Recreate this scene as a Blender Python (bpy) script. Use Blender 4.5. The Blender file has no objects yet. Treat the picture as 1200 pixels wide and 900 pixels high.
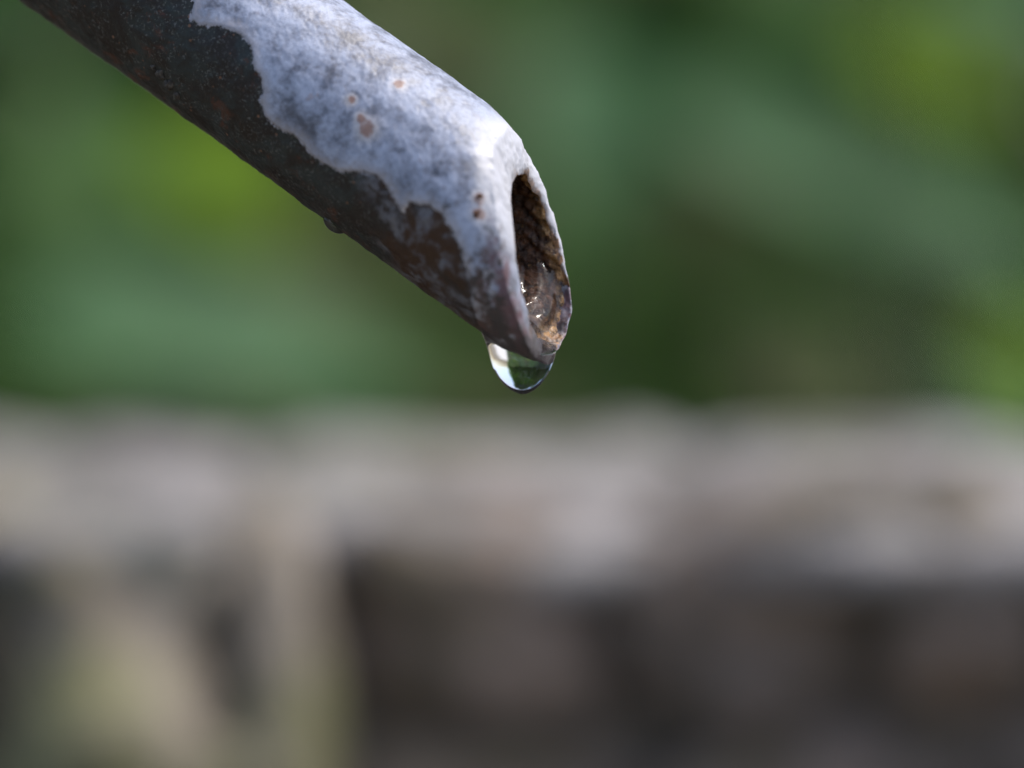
import bpy, bmesh, math, random
import numpy as np
from mathutils import Vector, Matrix, noise as mnoise

S = bpy.context.scene
COL = S.collection
R_ = math.radians

# ------------------------------------------------------------------ camera
LENS, SENSOR = 150.0, 36.0
DIST = 0.48                                  # camera to the mouth of the pipe
PITCH = R_(7.8)                              # camera looks slightly down
CAM = Vector((0.0, 0.0, 1.0))
Q = SENSOR / LENS * DIST / 1200.0            # metres per photo pixel at DIST
cam_d = bpy.data.cameras.new("camera")
cam = bpy.data.objects.new("camera", cam_d)
COL.objects.link(cam)
cam.location = CAM
cam.rotation_euler = (math.pi / 2 - PITCH, 0, 0)
cam_d.lens = LENS
cam_d.sensor_width = SENSOR
cam_d.clip_start = 0.01
cam_d.clip_end = 2000
cam_d.dof.use_dof = True
cam_d.dof.focus_distance = DIST + 50 * Q
cam_d.dof.aperture_fstop = 7.6
cam_d.dof.aperture_blades = 0
S.camera = cam

# ------------------------------------------------------------------ light
SUN_EL, SUN_AZ = R_(60), R_(74)              # azimuth clockwise from +Y (to the right, slightly behind the pipe)
w = bpy.data.worlds.new("World")
S.world = w
w.use_nodes = True
nt = w.node_tree
bg = nt.nodes["Background"]
sky = nt.nodes.new("ShaderNodeTexSky")
sky.sky_type = 'NISHITA'
sky.sun_disc = False
sky.sun_elevation = SUN_EL
sky.sun_rotation = SUN_AZ
sky.air_density = 1.0
sky.dust_density = 3.5
sky.ozone_density = 1.0
nt.links.new(sky.outputs[0], bg.inputs[0])
bg.inputs[1].default_value = 0.12
sun_d = bpy.data.lights.new("sun", 'SUN')
sun_d.energy = 1.3
sun_d.angle = R_(18)
sun_d.color = (1.0, 0.97, 0.92)
sun = bpy.data.objects.new("sun", sun_d)
COL.objects.link(sun)
sdir = Vector((math.sin(SUN_AZ) * math.cos(SUN_EL), math.cos(SUN_AZ) * math.cos(SUN_EL), math.sin(SUN_EL)))
sun.rotation_euler = (-sdir).to_track_quat('-Z', 'Y').to_euler()
sun.location = (0, 0, 8)
S.view_settings.view_transform = 'Standard'
S.view_settings.look = 'None'
S.view_settings.exposure = 1.10
S.view_settings.gamma = 1
S.render.engine = 'CYCLES'
S.cycles.use_denoising = True
S.cycles.max_bounces = 16
S.cycles.transmission_bounces = 12
S.cycles.glossy_bounces = 6
S.cycles.caustics_refractive = True
S.cycles.caustics_reflective = True
S.cycles.sample_clamp_indirect = 8.0

# ------------------------------------------------------------------ helpers
FWD = Vector((0, math.cos(PITCH), -math.sin(PITCH)))
UPV = Vector((0, math.sin(PITCH), math.cos(PITCH)))
M3 = np.array([[1, 0, 0], list(UPV), list(-FWD)]).T      # near-field frame (x right, y up, z to viewer) -> world
ORG = np.array(CAM + FWD * DIST)


def U(px, py, z=0.0):
    """photo pixel at z pixels in front of the mouth plane -> near-field coordinates (pixels)"""
    k = 1 - z * Q / DIST
    return np.array([(px - 600) * k, (450 - py) * k, z])


def W(p):
    return ORG + (np.asarray(p) * Q) @ M3.T


def far(px, py, Y):
    """a point of the background at world distance Y for a photo pixel"""
    a = (px - 600) / 1200 * SENSOR / LENS
    b = (450 - py) / 1200 * SENSOR / LENS
    d = np.array(FWD) + a * np.array([1, 0, 0]) + b * np.array(UPV)
    return np.array(CAM) + d * (Y / d[1])


def link(name, me, parent=None, mat=None):
    o = bpy.data.objects.new(name, me)
    COL.objects.link(o)
    if parent is not None:
        o.parent = parent
    if mat is not None and me is not None:
        me.materials.append(mat)
    return o


def mesh(name, verts, faces, smooth=True):
    me = bpy.data.meshes.new(name)
    me.from_pydata([tuple(v) for v in verts], [], [tuple(f) for f in faces])
    me.polygons.foreach_set("use_smooth", [smooth] * len(me.polygons))
    me.update()
    return me


def tag(o, label=None, cat=None, group=None, kind=None):
    for k, v in (("label", label), ("category", cat), ("group", group), ("kind", kind)):
        if v:
            o[k] = v
    return o


def empty(name, loc):
    o = bpy.data.objects.new(name, None)
    o.empty_display_size = 0.01
    COL.objects.link(o)
    o.location = loc
    return o


def grid_faces(nr, nc, closed=True, off=0):
    f = []
    m = nc if closed else nc - 1
    for i in range(nr - 1):
        a = off + i * nc
        for j in range(m):
            k = (j + 1) % nc
            f.append((a + j, a + k, a + nc + k, a + nc + j))
    return f


def attr(me, name, vals):
    a = me.attributes.new(name, 'FLOAT', 'POINT')
    a.data.foreach_set("value", np.asarray(vals, dtype=np.float32).ravel())


def fbm(pts, scale, octaves=4, seed=0.0):
    out = np.empty(len(pts))
    o = seed * 17.31
    for i, p in enumerate(pts):
        out[i] = mnoise.fractal((p[0] * scale + o, p[1] * scale - o, p[2] * scale + o * .5), 1.0, 2.0, octaves)
    return out


class NT:
    """small node-building helper"""
    def __init__(self, name):
        self.m = bpy.data.materials.new(name)
        self.m.use_nodes = True
        self.t = self.m.node_tree
        self.p = self.t.nodes["Principled BSDF"]
        self.tc = self.t.nodes.new("ShaderNodeTexCoord")

    def n(self, typ, **kw):
        nd = self.t.nodes.new(typ)
        for k, v in kw.items():
            setattr(nd, k, v)
        return nd

    def put(self, sock, v):
        if isinstance(v, bpy.types.NodeSocket):
            self.t.links.new(v, sock)
        elif isinstance(v, (tuple, list)) and sock.type == 'RGBA' and len(v) == 3:
            sock.default_value = (*v, 1)
        else:
            sock.default_value = v

    def noise(self, scale, detail=4, rough=.55, dist=0.0, vec=None):
        nd = self.n("ShaderNodeTexNoise")
        self.put(nd.inputs["Vector"], vec or self.tc.outputs["Object"])
        nd.inputs["Scale"].default_value = scale
        nd.inputs["Detail"].default_value = detail
        nd.inputs["Roughness"].default_value = rough
        nd.inputs["Distortion"].default_value = dist
        return nd.outputs["Fac"]

    def voro(self, scale, feature='F1', vec=None, rand=1.0):
        nd = self.n("ShaderNodeTexVoronoi", feature=feature)
        self.put(nd.inputs["Vector"], vec or self.tc.outputs["Object"])
        nd.inputs["Scale"].default_value = scale
        nd.inputs["Randomness"].default_value = rand
        return nd.outputs["Distance"]

    def math(self, op, a, b=None, c=None, clamp=False):
        nd = self.n("ShaderNodeMath", operation=op, use_clamp=clamp)
        for i, v in enumerate((a, b, c)):
            if v is not None:
                self.put(nd.inputs[i], v)
        return nd.outputs[0]

    def ramp(self, v, lo, hi, a=0.0, b=1.0):
        nd = self.n("ShaderNodeMapRange", interpolation_type='SMOOTHSTEP')
        self.put(nd.inputs["Value"], v)
        nd.inputs["From Min"].default_value = lo
        nd.inputs["From Max"].default_value = hi
        nd.inputs["To Min"].default_value = a
        nd.inputs["To Max"].default_value = b
        return nd.outputs["Result"]

    def mix(self, f, a, b):
        nd = self.n("ShaderNodeMix", data_type='RGBA')
        self.put(nd.inputs[0], f)
        self.put(nd.inputs[6], a)
        self.put(nd.inputs[7], b)
        return nd.outputs[2]

    def at(self, name):
        nd = self.n("ShaderNodeAttribute", attribute_name=name)
        return nd.outputs["Fac"]

    def bump(self, h, dist, strength=1.0, normal=None):
        nd = self.n("ShaderNodeBump")
        self.put(nd.inputs["Height"], h)
        nd.inputs["Distance"].default_value = dist
        nd.inputs["Strength"].default_value = strength
        if normal is not None:
            self.put(nd.inputs["Normal"], normal)
        return nd.outputs["Normal"]

    def out(self, color=None, rough=None, normal=None, **kw):
        if color is not None:
            self.put(self.p.inputs["Base Color"], color)
        if rough is not None:
            self.put(self.p.inputs["Roughness"], rough)
        if normal is not None:
            self.put(self.p.inputs["Normal"], normal)
        for k, v in kw.items():
            self.put(self.p.inputs[k], v)
        return self.m


# ------------------------------------------------------------------ materials
def mat_shell():
    t = NT("weathered_galvanised_steel")
    paint, lip, hgt, spot = t.at("paint"), t.at("lip"), t.at("height"), t.at("spot")
    fine = t.noise(1500, 6, .7)
    med = t.noise(420, 5, .6)
    big = t.noise(130, 4, .55, .6)
    # edge of the zinc layer, ragged
    e = t.math('ADD', paint, t.math('MULTIPLY_ADD', fine, 22, -11))
    e = t.math('ADD', e, t.math('MULTIPLY_ADD', med, 8, -4))
    zinc = t.ramp(e, -1.2, 1.6)
    # zinc: chalky mottled grey, blue sky reflection mixed into the colour
    mot = t.math('ADD', t.math('MULTIPLY', big, .55), t.math('ADD', t.math('MULTIPLY', med, .6), t.math('MULTIPLY', fine, .45)))
    zc = t.mix(t.ramp(mot, .60, .98), (.055, .060, .084), (.325, .365, .475))
    streak = t.noise(1, 5, .6, .5, vec=None)
    edge_pale = t.math('MULTIPLY', t.ramp(e, 18, 2), .55)
    zc = t.mix(edge_pale, zc, (.34, .31, .315))
    pit = t.ramp(t.noise(700, 3, .5, .4), .66, .74)
    zc = t.mix(t.math('MULTIPLY', pit, .55), zc, (.14, .13, .15))
    scr = t.noise(260, 6, .75, 2.0)
    scr = t.math('ABSOLUTE', t.math('SUBTRACT', scr, .5))
    scr = t.math('MULTIPLY', t.ramp(scr, .016, .0), t.ramp(big, .5, .62))
    zc = t.mix(t.math('MULTIPLY', scr, .5), zc, (.13, .12, .14))
    frk = t.math('MULTIPLY', t.ramp(t.noise(430, 4, .6, .3), .66, .74), t.ramp(big, .46, .6))
    zc = t.mix(t.math('MULTIPLY', frk, .65), zc, (.23, .15, .115))
    # halo + rust spots
    sp = t.math('ADD', spot, t.math('MULTIPLY_ADD', med, .5, -.25))
    zc = t.mix(t.math('MULTIPLY', t.ramp(t.math('ADD', sp, t.math('MULTIPLY_ADD', fine, .9, -.45)), .1, .8), .6), zc, (.58, .54, .53))
    zc = t.mix(t.math('MULTIPLY', t.ramp(t.math('ADD', sp, t.math('MULTIPLY_ADD', fine, .9, -.45)), .62, .85), .8), zc, (.20, .085, .045))
    # worn lip, its pale colour also standing in for sky caught on the rounded rim
    lp = t.math('ADD', lip, t.math('MULTIPLY_ADD', med, 50, -25))
    zc = t.mix(t.math('MULTIPLY', t.ramp(lp, 52, 20, 0, .75), t.ramp(hgt, -.55, .25)), zc, (.50, .50, .53))
    # lower lip stains
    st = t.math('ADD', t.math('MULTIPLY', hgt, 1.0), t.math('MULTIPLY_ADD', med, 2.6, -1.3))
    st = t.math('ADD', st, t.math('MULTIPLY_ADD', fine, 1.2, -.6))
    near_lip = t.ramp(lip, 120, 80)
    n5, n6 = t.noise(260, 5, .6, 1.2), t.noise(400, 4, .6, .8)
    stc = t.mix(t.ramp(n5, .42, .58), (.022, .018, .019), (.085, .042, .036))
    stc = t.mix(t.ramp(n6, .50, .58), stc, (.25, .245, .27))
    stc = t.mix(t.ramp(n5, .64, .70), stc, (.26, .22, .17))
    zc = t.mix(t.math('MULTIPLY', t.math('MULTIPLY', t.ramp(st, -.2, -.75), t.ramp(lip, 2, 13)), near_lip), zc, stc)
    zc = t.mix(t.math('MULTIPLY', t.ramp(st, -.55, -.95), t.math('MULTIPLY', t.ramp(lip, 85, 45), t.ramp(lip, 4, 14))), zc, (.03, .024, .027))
    mar = t.math('MULTIPLY', t.math('MULTIPLY', t.ramp(lp, 34, 24), t.ramp(lp, 6, 16)), t.math('MULTIPLY', t.ramp(hgt, .15, -.2), t.ramp(med, .38, .55)))
    zc = t.mix(mar, zc, (.10, .05, .06))
    # bare dark steel under it
    pat = t.noise(230, 6, .65, .5)
    dk = t.mix(t.ramp(pat, .42, .62), (.016, .012, .010), (.022, .028, .027))
    dk = t.mix(t.math('MULTIPLY', t.ramp(t.noise(320, 5, .7, .8), .55, .68), .8), dk, (.075, .028, .016))
    spk = t.math('MULTIPLY', t.ramp(t.noise(2800, 4, .65), .53, .68), t.ramp(t.noise(400, 3), .36, .56))
    dk = t.mix(t.math('MULTIPLY', spk, .8), dk, (.12, .122, .115))
    v2 = t.voro(900)
    dk = t.mix(t.math('MULTIPLY', t.math('MULTIPLY', t.ramp(v2, .22, .10), t.ramp(med, .52, .62)), .6), dk, (.24, .12, .07))
    # smooth brown scale with blue-grey veins toward the mouth
    isl = t.noise(170, 4, .6, .7)
    vein = t.ramp(t.math('ABSOLUTE', t.math('SUBTRACT', isl, t.math('MULTIPLY_ADD', fine, .14, .42))), .09, .01)
    brown = t.mix(t.ramp(big, .42, .58), (.042, .020, .011), (.024, .019, .018))
    brown = t.mix(t.math('MULTIPLY', vein, t.ramp(med, .4, .6)), brown, (.11, .11, .125))
    brown = t.mix(t.math('MULTIPLY', t.ramp(med, .58, .7), .5), brown, (.16, .15, .15))
    dk = t.mix(t.ramp(t.math('ADD', lip, t.math('MULTIPLY_ADD', big, 100, -50)), 250, 190), dk, brown)
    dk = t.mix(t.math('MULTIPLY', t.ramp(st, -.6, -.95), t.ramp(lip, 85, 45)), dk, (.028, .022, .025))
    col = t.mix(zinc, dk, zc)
    # rust creeping over the inner edge of the mouth
    ru = t.math('ADD', t.math('ADD', t.math('MULTIPLY', lip, -.10), t.math('MULTIPLY', t.at("side"), -.55)),
                t.math('ADD', t.math('MULTIPLY', hgt, -.75), t.math('MULTIPLY_ADD', med, 3.4, -1.7)))
    ru = t.math('MULTIPLY', t.ramp(ru, .05, .45), t.ramp(lip, 11, 7))
    edge = t.ramp(t.math('ADD', lip, t.math('MULTIPLY_ADD', med, 14, -7)), 1.0, -3.0)
    ru = t.math('MAXIMUM', ru, t.math('MULTIPLY', edge, .8))
    col = t.mix(ru, col, t.mix(t.ramp(fine, .4, .62), (.05, .024, .012), (.24, .115, .04)))
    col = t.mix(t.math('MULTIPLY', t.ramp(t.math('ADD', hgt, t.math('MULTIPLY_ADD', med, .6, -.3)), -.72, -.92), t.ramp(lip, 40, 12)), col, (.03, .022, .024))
    hgtmap = t.math('ADD', t.math('MULTIPLY', zinc, .7), t.math('ADD', t.math('MULTIPLY', fine, t.math('MULTIPLY_ADD', zinc, -.6, 1.0)), t.math('MULTIPLY', med, .6)))
    nrm = t.bump(hgtmap, .00013, .7)
    rough = t.math('ADD', t.math('MULTIPLY', zinc, .08), t.math('MULTIPLY_ADD', med, .3, .28))
    return t.out(col, rough, nrm, Metallic=0.0, **{"Specular IOR Level": t.math("MULTIPLY_ADD", zinc, .35, .28)})


def mat_bore():
    t = NT("wet_rust")
    a, b, c = t.noise(350, 6, .7, .6), t.noise(900, 5, .7), t.noise(160, 3)
    dep = t.at("depth")
    col = t.mix(t.ramp(a, .4, .62), (.030, .015, .009), (.16, .062, .022))
    col = t.mix(t.ramp(b, .56, .68), col, (.34, .17, .055))
    col = t.mix(t.math('MULTIPLY', t.ramp(c, .5, .62), .5), col, (.03, .022, .018))
    col = t.mix(t.math('MULTIPLY', t.ramp(dep, 26, 2), t.ramp(b, .35, .6)), col, (.36, .20, .075))
    h = t.math('ADD', a, t.math('MULTIPLY', b, .5))
    return t.out(col, t.ramp(a, .3, .7, .12, .4), t.bump(h, .0009, 1.0), **{"Coat Weight": t.ramp(dep, 60, 160, .1, .6), "Coat Roughness": .06})


def mat_water():
    t = NT("clear_water")
    return t.out((1, 1, 1), 0.0, None, IOR=1.333, **{"Transmission Weight": 1.0})


def mat_rust():
    t = NT("flaking_rust")
    a = t.noise(1500, 5, .7)
    return t.out(t.mix(t.ramp(a, .4, .65), (.045, .018, .010), (.22, .10, .055)), .75, t.bump(a, .0003, 1))


def mat_stone(name, dark, light, lich, lichamt, stain):
    t = NT(name)
    oi = t.n("ShaderNodeAttribute", attribute_type='OBJECT', attribute_name="tone")
    vec = t.n("ShaderNodeVectorMath", operation='ADD')
    t.put(vec.inputs[0], t.tc.outputs["Object"])
    cmb = t.n("ShaderNodeCombineXYZ")
    t.put(cmb.inputs[0], t.math('MULTIPLY', oi.outputs["Fac"], 7.0))
    t.put(cmb.inputs[1], t.math('MULTIPLY', oi.outputs["Fac"], 3.0))
    t.put(vec.inputs[1], cmb.outputs[0])
    v = vec.outputs[0]
    a, b, c = t.noise(42, 6, .6, .3, v), t.noise(240, 5, .65, 0, v), t.noise(22, 4, .55, .5, v)
    col = t.mix(t.ramp(a, .36, .64), dark, light)
    col = t.mix(t.math('MULTIPLY', t.ramp(b, .5, .7), .4), col, stain)
    col = t.mix(t.math('MULTIPLY', t.ramp(c, .49, .63), lichamt), col, lich)
    return t.out(col, .85, t.bump(t.math('ADD', a, t.math('MULTIPLY', b, .4)), .006, .8))


def mat_leaf(name, c0, c1, trans, tcol, rough=.5, spec=.2):
    t = NT(name)
    oi = t.n("ShaderNodeAttribute", attribute_type='OBJECT', attribute_name="tone")
    a = t.noise(30, 3)
    col = t.mix(t.math('MULTIPLY_ADD', oi.outputs["Fac"], .6, t.math('MULTIPLY_ADD', a, .5, -.15)), c0, c1)
    t.out(col, rough, t.bump(t.noise(120, 3), .002, .5), **{"Specular IOR Level": spec})
    tr = t.n("ShaderNodeBsdfTranslucent")
    tr.inputs[0].default_value = (*tcol, 1)
    mx = t.n("ShaderNodeMixShader")
    mx.inputs[0].default_value = trans
    t.t.links.new(t.p.outputs[0], mx.inputs[1])
    t.t.links.new(tr.outputs[0], mx.inputs[2])
    out = [n for n in t.t.nodes if n.type == 'OUTPUT_MATERIAL'][0]
    t.t.links.new(mx.outputs[0], out.inputs[0])
    return t.m


def mat_plain(name, c0, c1, scale, rough=.9, bump=.004):
    t = NT(name)
    a = t.noise(scale, 6, .65)
    return t.out(t.mix(t.ramp(a, .35, .65), c0, c1), rough, t.bump(a, bump, .8))


MAT = {
    'shell': mat_shell(), 'bore': mat_bore(), 'water': mat_water(), 'rust': mat_rust(),
    'scale': mat_plain("dark_scale", (.015, .011, .009), (.07, .06, .05), 1800, .7, .0004),
    'cap': mat_stone("pale_weathered_stone", (.075, .068, .062), (.29, .27, .262), (.13, .13, .075), .5, (.10, .085, .075)),
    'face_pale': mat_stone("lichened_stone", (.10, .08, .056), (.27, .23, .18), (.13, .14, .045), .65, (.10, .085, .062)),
    'face_shaded': mat_stone("shade_toned_stone", (.075, .058, .044), (.21, .16, .13), (.10, .082, .034), .5, (.03, .025, .021)),  # dark colour stands in for shade on the undercut right face
    'mortar': mat_plain("dark_mortar", (.06, .053, .043), (.13, .115, .095), 90),
    'moss': mat_plain("olive_moss", (.10, .12, .03), (.20, .22, .06), 160),
    'mature': mat_leaf("mature_leaf", (.036, .09, .020), (.065, .14, .035), .4, (.14, .32, .05)),
    'blue': mat_leaf("waxy_leaf", (.040, .108, .038), (.056, .14, .05), .2, (.10, .25, .05), .45, .25),
    'young': mat_leaf("young_leaf", (.12, .22, .02), (.16, .28, .028), .55, (.35, .50, .03), .55, .1),
    'olive': mat_leaf("old_leaf", (.05, .07, .02), (.08, .095, .025), .25, (.15, .2, .03), .5),
    'hedge': mat_leaf("hedge_leaf", (.026, .065, .014), (.065, .14, .030), .4, (.12, .3, .04), .5),
    'bark': mat_plain("bark", (.035, .034, .02), (.07, .07, .04), 60),
    'ground': mat_plain("ground", (.11, .095, .07), (.19, .165, .12), 6),
}

# ------------------------------------------------------------------ the setting
me = mesh("ground", [(-400, -400, 0), (400, -400, 0), (400, 400, 0), (-400, 400, 0)], [(0, 1, 2, 3)])
tag(link("ground", me, None, MAT['ground']), "pale bare earth around the wall and shrubs", kind='structure')


me = mesh("brightening_sheet", [(1.5, -3, .004), (9, -3, .004), (9, 60, .004), (1.5, 60, .004)], [(0, 1, 2, 3)])  # unseen sheet, added so the drop's left side reads bright
tag(link("brightening_sheet", me, None, mat_plain("pale_bounce", (.42, .41, .39), (.58, .57, .55), 3)), "unseen pale sheet added to brighten the left side of the drop", kind='structure')


def nvec(p):
    return Vector((mnoise.noise(p), mnoise.noise(p + Vector((31.7, 5.1, 9.3))), mnoise.noise(p + Vector((-12.9, 47.2, 3.3)))))


def stone_mesh(size, seed, rough=.12, res=9, power=5.0):
    """rounded irregular block; unit-cube grid pushed to a superellipsoid, then roughened"""
    bm = bmesh.new()
    bmesh.ops.create_cube(bm, size=2)
    bmesh.ops.subdivide_edges(bm, edges=bm.edges[:], cuts=res, use_grid_fill=True)
    s = Vector(size) * .5
    mn = min(size)
    for v in bm.verts:
        p = v.co
        k = (abs(p.x) ** power + abs(p.y) ** power + abs(p.z) ** power) ** (1 / power)
        p = p / k
        q = Vector((p.x * s.x, p.y * s.y, p.z * s.z))
        n = nvec(q * 22 + Vector((seed * 3.7, seed * 1.3, -seed)))
        n2 = nvec(q * 70 + Vector((seed, -seed * 2.1, seed * .7)))
        v.co = q + n * mn * rough * 1.3 + n2 * mn * rough * .5
    me = bpy.data.meshes.new("stone")
    bm.to_mesh(me)
    bm.free()
    me.polygons.foreach_set("use_smooth", [True] * len(me.polygons))
    return me


rnd = random.Random(11)
TOPZ = 0.849
WY = 0.877
K = 0.0002 * WY                                 # metres per pixel at the wall's front edge
wall = empty("stone_wall", (0, WY + .09, 0))
tag(wall, "low wall of rough pale topped stones, blurred behind the dripping pipe", "wall")


rtone = random.Random(21)


def place(me, name, loc, rot, mat):
    o = link(name, me, wall)
    if not me.materials:
        me.materials.append(mat)
    o.location = Vector(loc) - wall.location
    o["tone"] = rtone.random()
    o.rotation_euler = rot
    return o


core = mesh("wall_core", [(x, y, z) for z in (0, TOPZ - .022) for y in (WY + .03, WY + .165) for x in (-.62, .70)],
            [(0, 1, 3, 2), (4, 6, 7, 5), (0, 4, 5, 1), (2, 3, 7, 6), (0, 2, 6, 4), (1, 5, 7, 3)], False)
place(core, "wall_core", (0, 0, 0), (0, 0, 0), MAT['mortar'])
x = -.60
i = 0
while x < .66:                                   # top course
    wd = rnd.uniform(.045, .10)
    me = stone_mesh((wd * 1.15, .155, .016), i + 1, .28, power=4)
    place(me, "coping_stone", (x + wd / 2, WY + .087 + rnd.uniform(-.011, .009), TOPZ - .0105 + rnd.uniform(-.001, .001)),
          (rnd.uniform(-.015, .015), rnd.uniform(-.02, .02), rnd.uniform(-.04, .04)), MAT['cap'])
    x += wd
    i += 1


def row(z, h, x0, x1, wlo, whi, key, yo, tilt=0.0):
    global i
    x = x0
    while x < x1 - .01:
        wd = min(rnd.uniform(wlo, whi), x1 - x)
        me = stone_mesh((wd * 1.06, .10, h * 1.02), i + 1, .24)
        place(me, "stone", (x + wd / 2, WY + yo + .05 + rnd.uniform(-.004, .006), z + h / 2),
              (tilt + rnd.uniform(-.16, .16), rnd.uniform(-.14, .14), rnd.uniform(-.12, .12)), MAT[key])
        x += wd
        i += 1


XE = (395 - 600) * K
row(TOPZ - .094, .088, XE - .145, XE, .06, .085, 'face_pale', -.020, -.5)
row(TOPZ - .094, .088, -.60, XE - .145, .07, .11, 'face_pale', -.014, -.4)
row(TOPZ - .053, .046, XE + .006, .66, .045, .07, 'face_shaded', .012, -.34)
row(TOPZ - .100, .044, XE - .012, .66, .05, .08, 'face_shaded', .006, -.25)
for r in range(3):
    row(TOPZ - .20 - r * .085, .08, -.60, .66, .08, .13, 'face_shaded', .0)


# ------------------------------------------------------------------ vegetation
def leaf_mesh(name, L, Wd, fold=.18, droop=.25, nx=8):
    """a pointed oval blade with a midrib fold and a droop, its stalk end at the origin, growing along +Y"""
    v, f = [], []
    for a in range(nx + 1):
        t = a / nx
        wv = Wd * .5 * (math.sin(math.pi * t ** .8) ** .8 if 0 < t < 1 else 0.02)
        z = -droop * L * t * t
        for c in (-1, -.5, 0, .5, 1):
            v.append((c * wv, t * L, z + abs(c) * wv * fold * 2 + .012 * L * math.sin(9 * t + c * 2)))
    for a in range(nx):
        for c in range(4):
            b = a * 5 + c
            f.append((b, b + 1, b + 6, b + 5))
    return mesh(name, v, f)


def tube(pts, r0, r1, n=7):
    v, f = [], []
    P = [Vector(p) for p in pts]
    for k, p in enumerate(P):
        d = (P[min(k + 1, len(P) - 1)] - P[max(k - 1, 0)]).normalized()
        a = d.orthogonal().normalized()
        b = d.cross(a)
        r = r0 + (r1 - r0) * k / (len(P) - 1)
        for j in range(n):
            t = 2 * math.pi * j / n
            v.append(p + (a * math.cos(t) + b * math.sin(t)) * r)
    f = grid_faces(len(P), n)
    return v, f


LEAF = {}
for key in ('mature', 'blue', 'young', 'olive'):
    LEAF[key] = leaf_mesh(key + "_leaf", 1.0, .58)
    LEAF[key].materials.append(MAT[key])


def orient(normal, along):
    n = Vector(normal).normalized()
    a = Vector(along)
    a = (a - n * a.dot(n)).normalized()
    x_ = a.cross(n)
    return Matrix((x_, a, n)).transposed()


# (pixel x, pixel y, distance, length px, width factor, kind, normal, growth direction)
TO_CAM = (0, -1, .15)
SKYW = (0, -.55, .85)
spec = [
    # left shrub
    [(130, 190, 2.1, 270, 1.2, 'mature', (0, -.6, .8), (.3, 0, -1)),
     (60, 250, 2.3, 240, 1.1, 'mature', (.1, -.7, .7), (-.2, 0, -1)),
     (262, 195, 2.05, 210, 1.6, 'young', (.1, -.6, .8), (.2, 0, -1)),
     (285, 215, 2.1, 170, 1.5, 'young', (.2, -.6, .8), (.6, 0, -1)),
     (180, 385, 1.9, 330, 1.15, 'blue', (0, -.5, .85), (1, 0, -.25)),
     (330, 400, 2.0, 300, 1.2, 'blue', (.1, -.5, .85), (1, 0, .15)),
     (90, 420, 2.2, 240, 1.1, 'mature', (0, -.6, .8), (-1, 0, -.2)),
     (380, 300, 2.3, 240, .9, 'olive', (0, -.7, .6), (.7, 0, -.6)),
     (450, 430, 2.1, 180, 1.0, 'mature', (0, -.6, .8), (1, 0, -.2))],
    # middle shrub
    [(690, 130, 2.2, 270, 1.15, 'blue', (-.1, -.55, .8), (.1, 0, -1)),
     (470, 20, 2.4, 240, 1.1, 'olive', (0, -.7, .6), (1, 0, -.3)),
     (700, 250, 2.5, 200, 1.1, 'mature', (0, -.6, .8), (.2, 0, -1)),
     (560, 470, 2.4, 190, 1.0, 'olive', (0, -.8, .5), (1, 0, -.1)),
     (780, 300, 2.6, 200, 1.0, 'olive', (0, -.9, .3), (.2, 0, -1))],
    # right shrub
    [(930, 175, 2.1, 330, .85, 'blue', (.1, -.75, .65), (1, 0, -.45)),
     (1130, 270, 2.0, 300, .9, 'blue', (.15, -.45, .9), (1, 0, -.4)),
     (1100, 75, 2.2, 210, 1.2, 'young', (.1, -.75, .55), (.8, 0, -.4)),
     (1180, 0, 2.0, 220, 1.2, 'blue', (0, -.35, .95), (1, 0, -.3)),
     (960, 440, 2.4, 210, 1.5, 'olive', (0, -.75, .6), (.8, 0, -.3)),
     (1200, 430, 1.9, 210, .8, 'young', (.1, -.4, .9), (.1, 0, -1)),
     (1170, 480, 1.95, 200, .9, 'blue', (.1, -.4, .9), (.3, 0, -1)),
     (1010, 360, 2.5, 220, 1.0, 'mature', (0, -.8, .6), (.9, 0, -.5)),
     (1080, 180, 2.5, 180, 1.0, 'mature', (0, -.7, .7), (.9, 0, -.3))],
]
BASES = [((-.28, 2.35), "broad leaved shrub with a yellow green patch right under the sloping pipe"),
         ((.02, 2.6), "broad leaved dark shrub behind the pipe's mouth, between the two lighter shrubs"),
         ((.30, 2.4), "broad leaved shrub with bright young leaves, behind the wall at right")]


def stem_path(b, tip, sag=.0):
    p0 = Vector((b[0], b[1], 0))
    p1 = Vector(tip)
    mid = Vector((p0.x * .6 + p1.x * .4, p0.y * .6 + p1.y * .4, p1.z * .75))
    out = []
    for k in range(9):
        t = k / 8
        out.append((1 - t) ** 2 * p0 + 2 * t * (1 - t) * mid + t * t * p1)
    return out


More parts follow.
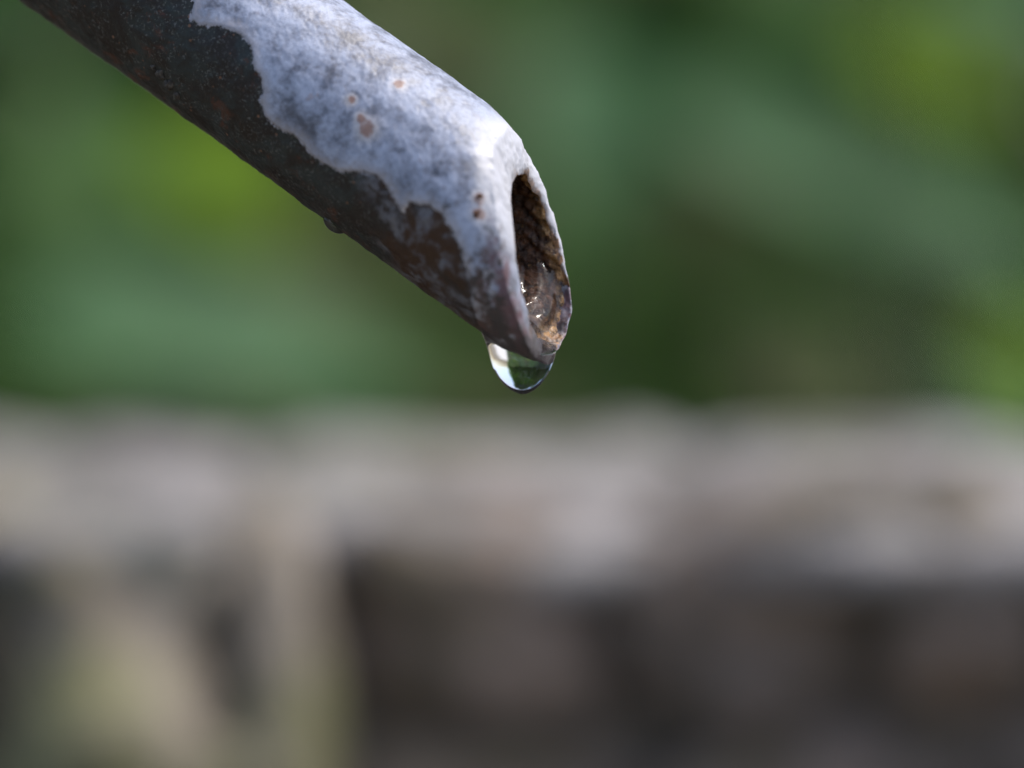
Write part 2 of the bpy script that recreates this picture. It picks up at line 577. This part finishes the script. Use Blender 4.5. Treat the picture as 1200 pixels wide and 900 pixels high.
rl = random.Random(5)
for (b, lab), leaves in zip(BASES, spec):
    sh = empty("shrub", (b[0], b[1], 0))
    tag(sh, lab, "shrub", "leafy shrubs behind the wall")

    def put_leaf(pos, L, wf, key, nrm, along):
        o = link("leaf", LEAF[key], sh)
        o["tone"] = rtone.random()
        m = orient(nrm, along).to_4x4() @ Matrix.Diagonal((L * wf, L, L, 1))
        m.translation = Vector(pos) - sh.location
        o.matrix_local = m
        return o

    for (px, py, Y, Lp, wf, key, nr, al) in leaves:
        c = Vector(far(px, py, Y))
        L = Lp * .0002 * Y
        a = Vector(al).normalized()
        n = Vector(nr).normalized()
        a = (a - n * a.dot(n)).normalized()
        base = c - a * L * .5
        put_leaf(base, L, wf, key, nr, al)
        v, f = tube([p - sh.location for p in stem_path(b, base)], .004, .0015)
        link("stem", mesh("stem", v, f), sh, MAT['bark'])
    # the rest of the crown
    for k in range(110):
        px = min(1380, 600 + (b[0] / .0002 / b[1]) + rl.gauss(0, 300))
        Y = b[1] + rl.uniform(.12, .75)
        c = far(px, rl.uniform(-260, 640), Y)
        L = rl.uniform(.06, .12)
        key = rl.choices(['mature', 'olive', 'blue'], [6, 3, .8])[0]
        put_leaf(c, L, rl.uniform(.8, 1.2), key, (rl.uniform(-.5, .5), -rl.uniform(.3, 1), rl.uniform(.2, 1)),
                 (rl.uniform(-1, 1), rl.uniform(-.4, .2), rl.uniform(-1, .2)))
    # upright stems and lower leaves down to the ground
    for k in range(6):
        top = Vector((b[0] + rl.uniform(-.3, .3), b[1] + rl.uniform(0, .5), rl.uniform(.8, 1.15)))
        v, f = tube([p - sh.location for p in stem_path(b, top)], .006, .002)
        link("stem", mesh("stem", v, f), sh, MAT['bark'])

# tall hedge far behind, reads as one dark mass; open sky to the right of it
rs = np.random.default_rng(3)
N = 36000
hx = rs.uniform(-4.5, .88, N)
hy = 3.7 + rs.uniform(0, 1.0, N) + .25 * np.sin(hx * 2.3)
hz = rs.uniform(0, 1, N) ** .8 * (3.6 + .35 * np.sin(hx * 3.1 + 1) + .2 * np.sin(hx * 7.7))
hy += .25 * np.sin(hz * 3.0 + hx)
dv = rs.normal(size=(N, 3))
dv /= np.linalg.norm(dv, axis=1)[:, None]
nv = rs.normal(size=(N, 3)) * .7 + np.array([0, -.6, .8])
sv = np.cross(dv, nv)
sv /= np.linalg.norm(sv, axis=1)[:, None]
ln = rs.uniform(.05, .10, N)[:, None]
c = np.stack([hx, hy, hz], 1)
V = np.stack([c - dv * ln, c + sv * ln * .5, c + dv * ln, c - sv * ln * .5], 1).reshape(-1, 3)
F = np.arange(4 * N).reshape(-1, 4)
hm = mesh("hedge_leaves", V, F, False)
hedge = empty("hedge", (-1.7, 4.2, 0))
tag(hedge, "tall dark green hedge filling the background behind the shrubs", "hedge")
fo = link("foliage", hm, hedge, MAT['hedge'])
fo.location = -hedge.location
fo["kind"] = "stuff"
for k in range(12):
    xx = -4.2 + k * .46
    v, f = tube([(xx, 4.3, 0), (xx + rl.uniform(-.1, .1), 4.25 + rl.uniform(-.1, .1), 1.2), (xx + rl.uniform(-.3, .3), 4.3, 2.8)], .03, .01)
    o = link("trunk", mesh("trunk", v, f), hedge, MAT['bark'])
    o.location = -hedge.location

# ------------------------------------------------------------------ the pipe
RO = 111.0                                       # outer radius, in pixels of 0.096 mm: a 21 mm pipe
TAU = R_(16)
A0 = U(621, 293, 0)
A1 = U(621 - 570.5, 293 - 405.3, -700 * math.tan(TAU))
D = (A0 - A1) / np.linalg.norm(A0 - A1)
VV = np.array([0, 0, 1.0]) - D * D[2]
VV /= np.linalg.norm(VV)                         # across the pipe, to the viewer
UU = np.cross(VV, D)
if UU[1] < 0:
    UU = -UU                                     # across the pipe, up
NC = np.array([.93, .14, .34])                   # normal of the oblique cut
GR = np.array([0, -math.cos(PITCH), -math.sin(PITCH)])   # gravity in this frame
DU, DV = -.04, -.12                              # the bore sits a little low and to the back
RI = .70


def cut(th):
    """how far along the axis the pipe reaches at angle th (0 = top, 90 deg = viewer)"""
    lam = -RO * (NC @ UU * np.cos(th) + NC @ VV * np.sin(th)) / (NC @ D)
    low = np.clip(-np.cos(th), 0, 1)
    lam = lam - 9 * low ** 3 + 10 * np.exp(-((np.mod(th, 2 * np.pi) - 4.55) / .5) ** 2) - 10 * np.exp(-((np.mod(th, 2 * np.pi) - 3.85) / .36) ** 2)                    # worn lower lip
    lam = lam + 2.0 * np.sin(5 * th + .7) + 1.4 * np.sin(11 * th + 2) + .8 * np.sin(23 * th)
    return lam


def on_pipe(s, th, r):
    s, th, r = np.broadcast_arrays(s, th, r)
    return A0 + s[..., None] * D + r[..., None] * (np.cos(th)[..., None] * UU + np.sin(th)[..., None] * VV)


def inner(s, th, r):
    s, th, r = np.broadcast_arrays(s, th, r)
    return on_pipe(s, th, r) + DU * RO * UU + DV * RO * VV


NT_ = 420
TH = np.linspace(0, 2 * np.pi, NT_, endpoint=False)
LAM = cut(TH)
back = np.concatenate([np.linspace(2600, 900, 60, endpoint=False), np.linspace(900, 0, 560) ** 1.0])
rows, lipd, thr, typ = [], [], [], []
WORN = 30.0
for b in back:
    rr = RO * (1 - .105 * math.exp(-(b / WORN) ** 1.3))
    P = on_pipe(LAM - b, TH, np.full(NT_, rr))
    rows.append(P)
    lipd.append(np.full(NT_, b + 12.0))
outer_edge = rows[-1]
in_edge = inner(LAM + 0 * TH, TH, np.full(NT_, RI * RO))
# put the inner edge on the plane of the cut too
num = (NC @ UU) * 0
lam_in = -((in_edge - A0 - (LAM[:, None] * D)) @ NC) / (NC @ D)
lam_plane = -RO * RI * (NC @ UU * np.cos(TH) + NC @ VV * np.sin(TH)) / (NC @ D) - RO * (DU * (NC @ UU) + DV * (NC @ VV)) / (NC @ D)
lam_plane -= 10 * np.clip(-np.cos(TH), 0, 1) ** 3
RIN = RI * RO * (1 - .06 * np.clip(np.cos(TH - .2), 0, 1) ** 2 - .22 * np.exp(-((TH - 1.25) / .9) ** 2) + .20 * np.exp(-((TH - 4.25) / .65) ** 2) - .12 * np.exp(-((TH - 2.7) / .6) ** 2))
RIN *= 1 + .020 * np.sin(7 * TH + 1) + .018 * np.sin(13 * TH + 4) + .012 * np.sin(29 * TH)
lam_plane += 11 * np.exp(-((TH - 1.1) / 1.0) ** 2)
lam_plane += 13 * np.exp(-((TH - 4.4) / .6) ** 2) - 5 * np.exp(-((TH - 3.75) / .4) ** 2)
REC = 6 - 3 * np.exp(-((TH - 4.1) / .8) ** 2)
in_edge = inner(lam_plane - REC, TH, RIN)
NR = 26
for k in range(1, NR + 1):
    t = k / NR
    bulge = 7.0 * math.sin(math.pi * t) ** .8 * (1 - .55 * np.exp(-((TH - 4.1) / .9) ** 2))
    P = outer_edge * (1 - t) + in_edge * t + D * bulge[:, None]
    rows.append(P)
    lipd.append(np.full(NT_, 12.0 * (1 - t) - 3 * t))
rows = np.array(rows)
nr = len(rows)
flat = rows.reshape(-1, 3)
lipv = np.array(lipd).reshape(-1)
thv = np.tile(TH, nr)
hv, nvv = np.cos(thv), np.sin(thv)
sv_ = np.concatenate([(LAM - b) for b in back] + [LAM] * NR)

# zinc coat outline, traced on the viewer's side and carried round the pipe
edge_px = [(232, -120), (236, -60), (230, -20), (226, 5), (223, 22), (233, 31), (247, 30), (262, 33), (275, 37), (288, 47), (295, 60),
           (296, 75), (303, 90), (308, 105), (305, 117), (311, 137), (325, 150), (345, 160), (353, 166), (362, 179),
           (376, 191), (396, 200), (425, 202), (441, 206), (455, 221), (464, 238), (473, 250), (480, 238), (500, 241),
           (518, 252), (530, 272), (537, 288), (545, 312), (552, 342), (557, 370), (563, 392)]
dimg = D[:2] / np.linalg.norm(D[:2])
uimg = np.array([-dimg[1], dimg[0]])


def px_to_surf(px, py):
    """pixel on the viewer's side of the pipe -> (distance along the axis, angle)"""
    s = 0.0
    p = U(px, py, 0)
    th = math.pi / 2
    for _ in range(12):
        P = on_pipe(np.array(s), np.array(th), np.array(RO))
        k = 1 - P[2] * Q / DIST
        q = np.array([(px - 600) * k, (450 - py) * k])
        e = q - P[:2]
        a, c_ = e @ dimg, e @ uimg
        s += a / math.hypot(D[0], D[1])
        h = math.cos(th) + c_ / RO
        th = math.acos(max(-.995, min(.995, h)))
    return s, th


poly = [px_to_surf(*p) for p in edge_px]
poly = [(a, b * RO) for a, b in poly]
poly = poly + [(poly[-1][0] + 400, poly[-1][1]), (poly[-1][0] + 400, -160 / 57.3 * RO), (-120, -150 / 57.3 * RO), (-250, -110 / 57.3 * RO),
               (-420, -70 / 57.3 * RO), (-620, -62 / 57.3 * RO), (-760, -20 / 57.3 * RO), (poly[0][0] - 20, .5 * RO)]
poly = np.array(poly)


def sdf(pts, poly):
    d = np.full(len(pts), 1e9)
    inside = np.zeros(len(pts), bool)
    n = len(poly)
    for i in range(n):
        a, b = poly[i], poly[(i + 1) % n]
        e = b - a
        w_ = pts - a
        t = np.clip((w_ @ e) / (e @ e), 0, 1)
        q = w_ - t[:, None] * e
        d = np.minimum(d, (q ** 2).sum(1))
        c1 = (a[1] <= pts[:, 1]) & (b[1] > pts[:, 1])
        c2 = (a[1] > pts[:, 1]) & (b[1] <= pts[:, 1])
        cr = e[0] * w_[:, 1] - e[1] * w_[:, 0]
        inside ^= (c1 & (cr > 0)) | (c2 & (cr < 0))
    return np.where(inside, 1, -1) * np.sqrt(d)


ths = np.where(thv > np.pi, thv - 2 * np.pi, thv)
paint = sdf(np.stack([sv_, ths * RO], 1), poly)
spots = [(431, 152, 17), (468, 100, 11), (562, 232, 12), (561, 250, 12), (569, 172, 9), (412, 118, 9), (424, 140, 10), (478, 246, 6)]
spot = np.zeros(len(flat))
spot_s = [px_to_surf(a, b) + (r,) for a, b, r in spots]
for s_, t_, r_ in spot_s:
    dd = (sv_ - s_) ** 2 + ((ths - t_) * RO) ** 2
    spot = np.maximum(spot, np.exp(-dd / (r_ * r_)))
# relief
cent = A0 + sv_[:, None] * D
rad = flat - cent
rad /= np.linalg.norm(rad, axis=1)[:, None]
vis = sv_ > -1300
amp = np.zeros(len(flat))
idx = np.where(vis)[0]
n1 = fbm(flat[idx], 1 / 60, 3, 1)
n2 = fbm(flat[idx], 1 / 16, 3, 2)
n3 = fbm(flat[idx], 1 / 5, 2, 3)
damp = np.clip(lipv[idx] / 10, .25, 1)
amp[idx] = (n1 * 1.3 + n2 * .6 * (1 + .6 * (paint[idx] < 0)) + n3 * .35 + fbm(flat[idx], 1 / 9, 3, 5) * 2.0 * np.clip((26 - lipv[idx]) / 16, 0, 1) * np.clip((lipv[idx] + 3) / 4, 0, 1)) * 1.0 + 2.2 * np.clip(paint[idx] / 3, 0, 1) * damp
flat2 = flat + rad * amp[:, None]
rim_i = np.arange(len(flat)) >= (nr - NR) * NT_
pipe = empty("spout_pipe", Vector(W(A0)))
tag(pipe, "rusty old metal spout pipe with flaking pale coat, sloping down to a dripping mouth", "pipe")
pl = np.array(pipe.location)
faces = grid_faces(nr, NT_)
me = mesh("pipe_shell", W(flat2) - pl, faces)
attr(me, "paint", paint)
attr(me, "lip", lipv)
attr(me, "height", hv)
attr(me, "spot", spot)
attr(me, "side", nvv)
link("pipe_shell", me, pipe, MAT['shell'])

# bore
nb = 150
bs = np.concatenate([np.linspace(0, 320, 130), np.linspace(340, 1500, 20)])
last = flat2.reshape(nr, NT_, 3)[-1]
rowsb = [last]
for b in bs[1:]:
    rr = RIN + (RI * RO + 3 - RIN) * min(b, 60) / 60
    rowsb.append(inner(lam_plane - REC - b, TH, rr))
rowsb = np.array(rowsb)
fb = rowsb.reshape(-1, 3)
nb_ = fbm(fb, 1 / 8, 4, 7) * 3.6 + fbm(fb, 1 / 40, 2, 8) * 4
nb_ *= np.tile(.22 + .78 * np.clip((np.cos(TH - math.pi - .2) - .75) / -.35, 0, 1), len(bs))
depth = np.repeat(bs, NT_)
cb = A0 + DU * RO * UU + DV * RO * VV
ax = ((fb - cb) @ D)[:, None] * D + cb
rb = fb - ax
rb /= np.linalg.norm(rb, axis=1)[:, None]
fb = fb - rb * (np.clip(nb_ + 1, -4, 12) * np.clip(depth / 10, 0, 1))[:, None]
vb = list(W(fb) - pl)
fcs = grid_faces(len(bs), NT_)
vb.append(np.mean(vb[-NT_:], axis=0))
e0 = (len(bs) - 1) * NT_
fcs += [(e0 + j, e0 + (j + 1) % NT_, len(vb) - 1) for j in range(NT_)]
fcs = [f[::-1] for f in fcs]
me = mesh("bore", vb, fcs)
attr(me, "depth", np.append(depth, 1500))
link("bore", me, pipe, MAT['bore'])


# rust scabs standing proud of the coat
def scab(px, py, r, hgt_, seed, key='rust'):
    s0, t0 = px_to_surf(px, py)
    v, f = [], []
    nr_, nc_ = 6, 14
    for a in range(nr_):
        q = a / (nr_ - 1)
        for c_ in range(nc_):
            an = 2 * math.pi * c_ / nc_
            n = 1 + .75 * mnoise.noise((math.cos(an) * 1.3 + seed, math.sin(an) * 1.3, seed * 2.0))
            ds, dt = r * q * n * math.cos(an), r * q * n * math.sin(an) / RO
            lump = mnoise.noise((ds * .35, dt * RO * .35, seed)) * .5
            v.append(on_pipe(np.array(s0 + ds), np.array(t0 + dt), np.array(RO + .5 + hgt_ * (1 - q * q) * (1 + lump) - (3 if a == nr_ - 1 else 0))))
    f = grid_faces(nr_, nc_)
    o = link("rust_scab", mesh("rust_scab", W(np.array(v)) - pl, f), pipe, MAT[key])
    return o


for k, (a, b, r, h_, key) in enumerate([(427, 155, 3.6, 2.0, 'rust'), (433, 157, 2.6, 1.8, 'rust'), (437, 147, 3.0, 1.6, 'rust'), (466, 98, 3.2, 1.6, 'rust'),
                                        (474, 99, 2.2, 1.2, 'rust'), (562, 229, 3.4, 1.8, 'rust'), (558, 250, 4.0, 1.6, 'rust'),
                                        (188, 87, 8, 3.5, 'scale'), (199, 99, 10, 4.5, 'scale'), (208, 111, 6, 3, 'scale'), (180, 79, 4, 2.5, 'scale')]):
    scab(a, b, r, h_, k * 3.3 + 1, key)

# ------------------------------------------------------------------ water
# hanging drop: silhouette rows (y, left, right) in photo pixels, round in plan
prof = [(380, 575, 622), (386, 562.5, 640), (393, 565.5, 649), (400, 568.5, 653), (408, 571, 652.5), (416, 573, 651), (424, 575.3, 648.7), (432, 578, 645.5),
        (439, 581.5, 641.8), (445, 585.5, 638), (450, 590, 634), (454, 594.5, 630), (457.5, 599.5, 625.5), (460, 604.5, 621), (461.6, 609, 616.5)]
prof = np.array(prof, float)
yy = np.concatenate([np.linspace(380, 450, 60), np.linspace(451, 461.6, 30)])


def smooth_interp(x_, xs, ys):
    v = np.interp(x_, xs, ys)
    k = np.array([1, 2, 3, 2, 1]) / 9
    for _ in range(3):
        vp = np.pad(v, 2, mode='reflect', reflect_type='odd')
        v = np.convolve(vp, k, 'valid')
    return v


lft, rgt = smooth_interp(yy, prof[:, 0], prof[:, 1]), smooth_interp(yy, prof[:, 0], prof[:, 2])
ND = 96
zc0 = -6.0
dv_ = []
an = np.linspace(0, 2 * np.pi, ND, endpoint=False)
for y_, l_, r_ in zip(yy, lft, rgt):
    cx, rx = (l_ + r_) / 2, (r_ - l_) / 2
    zc = zc0 + (y_ - 400) * math.tan(-PITCH)
    k = 1 - zc * Q / DIST
    X = (cx - 600) * k + rx * np.cos(an)
    Z = zc + rx * (.85 + .12 * np.clip((y_ - 398) / 24, 0, 1)) * np.sin(an)
    yv = np.maximum(y_, 386 + np.clip(X / k + 600 - 562, 0, 95) * .275 + Z * np.where(Z > 0, .42, .28))
    dv_.append(np.stack([X, (450 - yv) * k, Z], 1))
dv_ = np.array(dv_).reshape(-1, 3)
bot = dv_[-ND:].mean(0) + np.array([0, -.35, 0])
top = dv_[:ND].mean(0)
dvv = np.vstack([dv_, bot, top])
df = grid_faces(len(yy), ND)
e0 = (len(yy) - 1) * ND
df += [(e0 + j, e0 + (j + 1) % ND, len(dvv) - 2) for j in range(ND)]
df += [((j + 1) % ND, j, len(dvv) - 1) for j in range(ND)]


def water(name, pts, faces, label, group=None):
    c0 = W(pts).mean(0)
    me = mesh(name, W(pts) - c0, faces)
    bm = bmesh.new()
    bm.from_mesh(me)
    bmesh.ops.recalc_face_normals(bm, faces=bm.faces)
    bm.to_mesh(me)
    bm.free()
    o = link(name, me, None, MAT['water'])
    o.location = c0
    return tag(o, label, "water drop" if "drop" in name else "water", group)


water("water_drop", dvv, df, "large clear water drop hanging from the lower lip of the pipe's mouth")

# small drop clinging under the pipe further up
s0, t0 = px_to_surf(389, 250)
cc = U(390, 252, 0)
P = on_pipe(np.array(s0), np.array(math.pi * .985), np.array(RO))
v, n1_, n2_ = [], 16, 28
for a in range(n1_ + 1):
    q = math.pi * a / n1_
    for c_ in range(n2_):
        t = 2 * math.pi * c_ / n2_
        v.append(P + 16 * math.cos(q) * D + math.sin(q) * (10 * math.cos(t) * UU + 12 * math.sin(t) * VV) + np.array([-1, 4.0, 0]))
water("water_droplet", np.array(v), grid_faces(n1_ + 1, n2_), "tiny dark droplet clinging to the underside halfway up the pipe")

# trickle lying in the bottom of the bore and swelling at the lip
gth = math.atan2(GR @ VV, GR @ UU)               # angle of "down" inside the bore
NS, NW = 150, 40
tv = []
for a in range(NS):
    q = a / (NS - 1)
    half = R_(40 + 20 * min(1, q * 1.3) + 4 * math.sin(q * 9))
    top_, bot_ = [], []
    for c_ in range(NW):
        wv = -1 + 2 * c_ / (NW - 1)
        th = gth + R_(12) + wv * half
        lp_ = -RO * RI * (NC @ UU * math.cos(th) + NC @ VV * math.sin(th)) / (NC @ D) - RO * (DU * (NC @ UU) + DV * (NC @ VV)) / (NC @ D) - 10 * max(0, -math.cos(th)) ** 3
        prof_w = max(0.0, 1 - wv * wv) ** .7
        hh = 7 + 8 * math.exp(-((q - .50 + .05 * wv) / .10) ** 2) + 12 * math.exp(-((q - .75 - .05 * wv) / .085) ** 2) + 9 * math.exp(-((q - .90 + .03 * wv) / .05) ** 2)
        hh += 3.2 * mnoise.noise((q * 9, wv * 2.6, 3.0)) + 1.3 * mnoise.noise((q * 22, wv * 5, 8.0))
        hh *= (1 + .45 * wv) * min(1, q * 5) * (1 - max(0, (q - .80) / .20) ** 1.6 * .95)
        ww = .20 * math.exp(-((th % (2 * math.pi) - 4.25) / .65) ** 2) - .12 * math.exp(-((th % (2 * math.pi) - 2.7) / .6) ** 2)
        lp_ += 13 * math.exp(-((th % (2 * math.pi) - 4.4) / .6) ** 2) - 5 * math.exp(-((th % (2 * math.pi) - 3.75) / .4) ** 2)
        rr = RI * RO * (1 + ww * max(0, 1 - (1 - q) * 3)) + 1.5
        s_ = lp_ - 5 - 170 * (1 - q)
        top_.append(inner(np.array(s_), np.array(th), np.array(rr - hh * prof_w)))
        bot_.append(inner(np.array(s_), np.array(th), np.array(rr + 5)))
    tv += top_ + bot_[::-1]
tv = np.array(tv)
tf = grid_faces(NS, 2 * NW)
tf += [tuple(range(2 * NW))[::-1], tuple((NS - 1) * 2 * NW + j for j in range(2 * NW))]
water("water_trickle", tv, tf, "glossy trickle of water lying in the bottom of the rusty bore")
